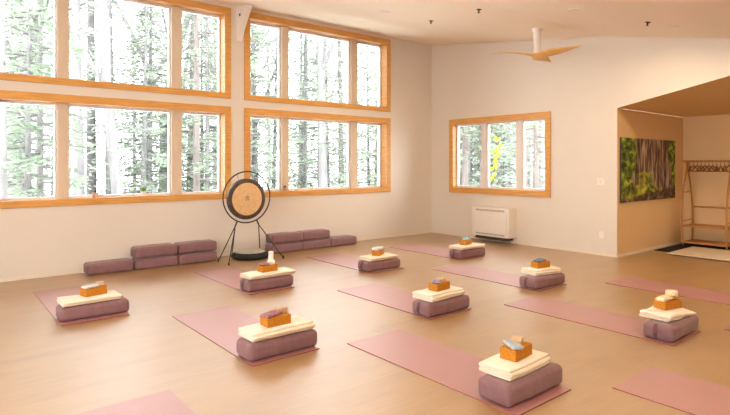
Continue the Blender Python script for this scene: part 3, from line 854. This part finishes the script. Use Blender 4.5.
# a cut twig standing in a bud vase between them
t = empty('bud_vase', (5.18, sy, 1.028)); tag(t, 'clear little bud vase with a dark leafy twig between the sill pots', 'vase')
bm = bmesh.new(); lathe(bm, [(0, 0), (.018, 0), (.022, .02), (.012, .05), (.014, .06)], 16); link('vase_body', bm, M['white'], t, smooth=True)
bm = bmesh.new(); tube(bm, [(0, 0, .01), (.01, 0, .08), (-.02, 0, .14)], .002, 5); tube(bm, [(.008, 0, .07), (.05, 0, .12)], .002, 5)
for q in ((-.02, 0, .14), (-.06, 0, .11), (.05, 0, .12), (.03, 0, .15), (.07, 0, .10), (-.045, 0, .085)):
    bmesh.ops.create_icosphere(bm, subdivisions=1, radius=.013, matrix=Matrix.Translation(q) @ Matrix.Diagonal((1.6, .3, .7, 1)))
    tube(bm, [(.005, 0, .07), q], .0013, 4)
link('twig', bm, M['leaf_dark'], t)

# ------------------------------------------------------------------ the woods outside
GZ = -.5
struct(link('ground_outside', B((-60, 90, WY+.6, 110, GZ-.3, GZ), (AX+.3, 90, -40, WY+.6, GZ-.3, GZ)), M['snow']))

def conifer(h_, tr, R_, seed, start=.25, dens=1.0, nm='needle', bark='bark', size=.34):
    rn = random.Random(seed)
    t = empty('evergreen_tree')
    bm = bmesh.new(); le = rn.uniform(-.03, .03)
    tube(bm, [(le*z, 0, z) for z in (0, h_*.25, h_*.5, h_*.75, h_)], [tr, tr*.85, tr*.65, tr*.4, .02], 10)
    fo = bmesh.new()
    nb = int(34*dens)
    for i in range(nb):
        f = start+(1-start)*(i+.5)/nb; z = h_*f
        rr = R_*(1-f)**.65*rn.uniform(.6, 1.1)
        a_ = i*2.4+rn.uniform(-.4, .4)
        d = Vector((math.cos(a_), math.sin(a_), rn.uniform(-.25, .05)))
        base = Vector((le*z, 0, z)); tip = base+d*rr
        tube(bm, [base, base+d*rr*.5, tip-Vector((0, 0, rr*.08))], [.03, .018, .006], 4, cap=False)
        ns = max(3, int(9*rr/R_*dens)+3)
        for k in range(ns):
            q = base+d*rr*(.2+.8*(k+rn.random())/ns)
            for _ in range(3):
                c0 = q+Vector((rn.gauss(0, .16), rn.gauss(0, .16), rn.gauss(-.04, .09)))
                u = Vector((rn.gauss(0, 1), rn.gauss(0, 1), rn.gauss(0, .25))).normalized()*size*rn.uniform(.5, 1)
                v = Vector((rn.gauss(0, 1), rn.gauss(0, 1), rn.gauss(0, .5))).normalized()*size*.35*rn.uniform(.5, 1)
                fo.faces.new([fo.verts.new(c0+w_) for w_ in (-u*.5, v*.5-u*.1, u*.6, -v*.5-u*.1)])
    link('trunk', bm, M[bark], t, smooth=True)
    me = bpy.data.meshes.new('foliage'); fo.to_mesh(me); fo.free(); me.materials.append(M[nm])
    o = bpy.data.objects.new('foliage', me); COL.objects.link(o); o.parent = t
    return t

def broadleaf(h_, tr, seed, lean=(0, 0), leaves=0, nm='needle_pale', bark='bark_pale', fork=.5, spread_=.5, lsize=.3):
    rn = random.Random(seed)
    t = empty('bare_tree'); bm = bmesh.new(); fo = bmesh.new()
    def grow(p, d, r_, ln, dep):
        pts = [p]; rad = [r_]; q = p.copy(); dd = d.copy()
        for i in range(5):
            dd = (dd+Vector((rn.gauss(0, .07), rn.gauss(0, .07), .02))).normalized()
            q = q+dd*ln/5; pts.append(q.copy()); rad.append(r_*(1-.45*(i+1)/5))
        tube(bm, pts, rad, 10 if dep == 0 else 5, cap=False)
        if dep < 3:
            for i in range(4 if dep else 6):
                j = rn.randint(2, 5) if dep else rn.randint(1, 5)
                side = Vector((rn.gauss(0, 1), rn.gauss(0, 1), rn.uniform(0, .9))).normalized()
                nd = (dd*(.35 if dep else .25)+side*spread_*1.6).normalized()
                grow(pts[j], nd, rad[j]*rn.uniform(.22, .5) if dep == 0 else rad[j]*.55, ln*rn.uniform(.3, .5), dep+1)
        if leaves and dep >= 2:
            for _ in range(leaves):
                c0 = pts[rn.randint(1, 5)]+Vector((rn.gauss(0, .2), rn.gauss(0, .2), rn.gauss(0, .15)))
                u = Vector((rn.gauss(0, 1), rn.gauss(0, 1), rn.gauss(0, .6))).normalized()*lsize*rn.uniform(.5, 1)
                v = Vector((rn.gauss(0, 1), rn.gauss(0, 1), rn.gauss(0, .6))).normalized()*lsize*.6*rn.uniform(.5, 1)
                fo.faces.new([fo.verts.new(c0+w_) for w_ in (-u*.5, v*.5, u*.5, -v*.5)])
    d0 = Vector((lean[0], lean[1], 1)).normalized()
    p0 = Vector((0, 0, 0)); s1 = h_*fork
    tube(bm, [p0, p0+d0*s1*.5+Vector((.02, 0, 0)), p0+d0*s1, p0+d0*(s1+.35)], [tr*1.25, tr*1.03, tr, tr*.9], 14, cap=False)
    grow(d0*s1, (d0+Vector((.10, 0, 0))).normalized(), tr, h_*(1-fork), 0)
    grow(d0*s1, (d0+Vector((-.42, .1, 0))).normalized(), tr*.6, h_*(1-fork)*.9, 1)
    link('trunk', bm, M[bark], t, smooth=True)
    if leaves:
        me = bpy.data.meshes.new('foliage'); fo.to_mesh(me); fo.free(); me.materials.append(M[nm])
        o = bpy.data.objects.new('foliage', me); COL.objects.link(o); o.parent = t
    else: fo.free()
    return t

def place(t, x, y, rz, sc, label, cat='tree', group=None):
    t.location = (x, y, GZ); t.rotation_euler = (0, 0, rz); t.scale = (sc,)*3
    return tag(t, label, cat, group)

# nearer trees, each told apart from the others
place(broadleaf(12, .13, 3, (-.085, .05), 3, fork=.34, lsize=.25), 4.0, 15.2, 0, 1, 'big grey forked trunk in the middle pane of the left windows')
place(conifer(9, .065, 2.1, 5, .10, 1.5, 'needle'), 1.72, 14.2, .4, 1, 'slim fir with level branches in the leftmost pane, left one')
place(conifer(9.5, .070, 2.0, 6, .12, 1.4, 'needle'), 2.05, 14.6, 1.9, 1, 'slim fir with level branches in the leftmost pane, right one')
place(conifer(13, .11, 2.0, 7, .50, .9, 'needle_pale', 'bark_pale'), 1.19, 13.3, 0, 1, 'pale trunk at the left edge of the leftmost pane')
place(conifer(14, .17, 2.6, 8, .22, 1.2, 'needle_pale', 'bark_pale'), 3.55, 18.0, 0, 1, 'broad pale trunk just left of the big forked tree')
place(conifer(12, .11, 2.2, 9, .12, 1.3, 'needle', 'bark_brown'), 6.06, 15.2, 0, 1, 'brownish evergreen in the narrow pane beside the gong')
place(conifer(12, .13, 2.6, 10, .06, 1.5, 'needle'), 7.9, 16.0, .6, 1, 'green evergreen filling the pane above the gong')
place(conifer(13, .14, 2.2, 11, .10, 1.5, 'needle', 'bark_brown'), 11.9, 15.2, .9, 1, 'dense dark evergreen in the rightmost pane of the big windows')
place(broadleaf(12, .15, 12, (.02, 0), 4, fork=.45), 11.4, 16.4, 2.0, 1, 'pale trunk in the middle pane of the right windows')
# background evergreens share their meshes
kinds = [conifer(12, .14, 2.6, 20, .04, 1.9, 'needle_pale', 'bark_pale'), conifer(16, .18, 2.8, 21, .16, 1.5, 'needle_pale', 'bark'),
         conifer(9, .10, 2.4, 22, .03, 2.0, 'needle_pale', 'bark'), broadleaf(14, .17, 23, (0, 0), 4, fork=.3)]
first = [True]*4
rn = random.Random(11)
def bg(x, y, sc, label, group):
    i = rn.randrange(4)
    o = kinds[i] if first[i] else copy_tree(kinds[i])
    first[i] = False
    place(o, x, y, rn.uniform(0, 6.28), sc, label, 'tree', group)
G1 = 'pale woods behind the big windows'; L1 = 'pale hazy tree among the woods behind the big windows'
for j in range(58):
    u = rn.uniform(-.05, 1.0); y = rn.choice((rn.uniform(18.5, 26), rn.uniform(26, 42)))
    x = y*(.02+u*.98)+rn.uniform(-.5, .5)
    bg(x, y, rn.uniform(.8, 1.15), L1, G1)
G2 = 'pale woods behind the small window'; L2 = 'pale hazy tree among the woods behind the small right window'
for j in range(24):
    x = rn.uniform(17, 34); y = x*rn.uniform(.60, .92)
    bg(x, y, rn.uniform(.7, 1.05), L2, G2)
# slim trunks just outside the small window
for j, (x, yk, l) in enumerate(((13.6, .650, 'slim bare trunk at the right of the small window'), (14.4, .680, 'slim bare trunk second from the right in the small window'),
                      (14.2, .79, 'slim bare trunk in the middle pane of the small window'), (13.5, .845, 'slim bare trunk in the left pane of the small window'))):
    place(conifer(9, .085+.02*(j % 2), 1.3, 60+j, .25, .9, 'needle', 'bark_brown'), x, x*yk, j, 1, l)
for j, (x, yk) in enumerate(((18, .655), (21, .64), (19.5, .69), (24, .67), (27, .65), (22, .76), (26, .80), (20, .86))):
    bg(x, x*yk, .8, L2, G2)
# yellow-leaved sapling outside the small window
t = empty('yellow_sapling', (10.6, 8.02, GZ)); tag(t, 'young sapling with bright yellow-green leaves outside the small window', 'sapling')
bm = bmesh.new(); st = [Vector((0, 0, 0)), Vector((.03, .05, .9)), Vector((0, .0, 1.6)), Vector((.03, -.12, 2.2)), Vector((0, -.08, 2.75))]
tube(bm, st, [.02, .016, .012, .008, .004], 6)
fo = bmesh.new(); rn2 = random.Random(9)
for q in ((0, .18, 1.62), (0, .10, 1.75), (.02, -.06, 1.95), (.0, -.02, 2.05), (.05, -.15, 2.22), (.03, -.05, 2.32), (0, -.16, 2.45), (0, -.05, 2.6), (0, .02, 2.15), (0, .2, 1.9)):
    q = Vector((q[0], q[1]*.6, q[2])); near = min(st, key=lambda s_: (s_-q).length); tube(bm, [near, q], [.005, .003], 4)
    for _ in range(3):
        c0 = q+Vector((rn2.gauss(0, .03), rn2.gauss(0, .035), rn2.gauss(0, .03)))
        a_ = rn2.uniform(0, 6.28); u = Vector((.3*math.sin(a_), math.cos(a_), math.sin(a_))).normalized()*.055; v = Vector((.3, -math.sin(a_), math.cos(a_))).normalized()*.04
        fo.faces.new([fo.verts.new(c0+w_) for w_ in (-u, -u*.3+v, u*.5+v*.7, u, u*.5-v*.7, -u*.3-v)])
link('stem', bm, M['bark'], t, smooth=True)
me = bpy.data.meshes.new('foliage'); fo.to_mesh(me); fo.free(); me.materials.append(M['leaf_yellow'])
o = bpy.data.objects.new('foliage', me); COL.objects.link(o); o.parent = t

# ------------------------------------------------------------------ daylight
wd = bpy.data.worlds.new('overcast'); scene.world = wd; wd.use_nodes = True
nt = wd.node_tree; bgn = nt.nodes['Background']
tc = nt.nodes.new('ShaderNodeTexCoord'); gr = nt.nodes.new('ShaderNodeSeparateXYZ'); rp = nt.nodes.new('ShaderNodeValToRGB')
nt.links.new(tc.outputs['Generated'], gr.inputs[0]); nt.links.new(gr.outputs['Z'], rp.inputs[0])
rp.color_ramp.elements[0].color = (.97, .98, 1.0, 1); rp.color_ramp.elements[1].color = (.93, .96, 1.0, 1)
nt.links.new(rp.outputs[0], bgn.inputs[0]); bgn.inputs[1].default_value = 4.0

# ------------------------------------------------------------------ camera
cam = bpy.data.cameras.new('camera'); co = bpy.data.objects.new('camera', cam); COL.objects.link(co)
co.location = (0, 0, 1.5); co.rotation_euler = (PI/2, 0, -math.radians(39.2))
cam.sensor_width = 36; cam.lens = 535/730*36; cam.shift_y = -(207.5-164.5)/730
cam.clip_end = 300
scene.camera = co

vs = scene.view_settings
scene.display_settings.display_device = 'sRGB'
vs.view_transform = 'Standard'; vs.look = 'None'; vs.gamma = 1; vs.use_curve_mapping = False
vs.exposure = 1.87
cy = scene.cycles
cy.max_bounces = 16; cy.diffuse_bounces = 10; cy.transparent_max_bounces = 12; cy.glossy_bounces = 4
cy.use_denoising = True
cy.caustics_reflective = False; cy.caustics_refractive = False
cy.sample_clamp_indirect = 8
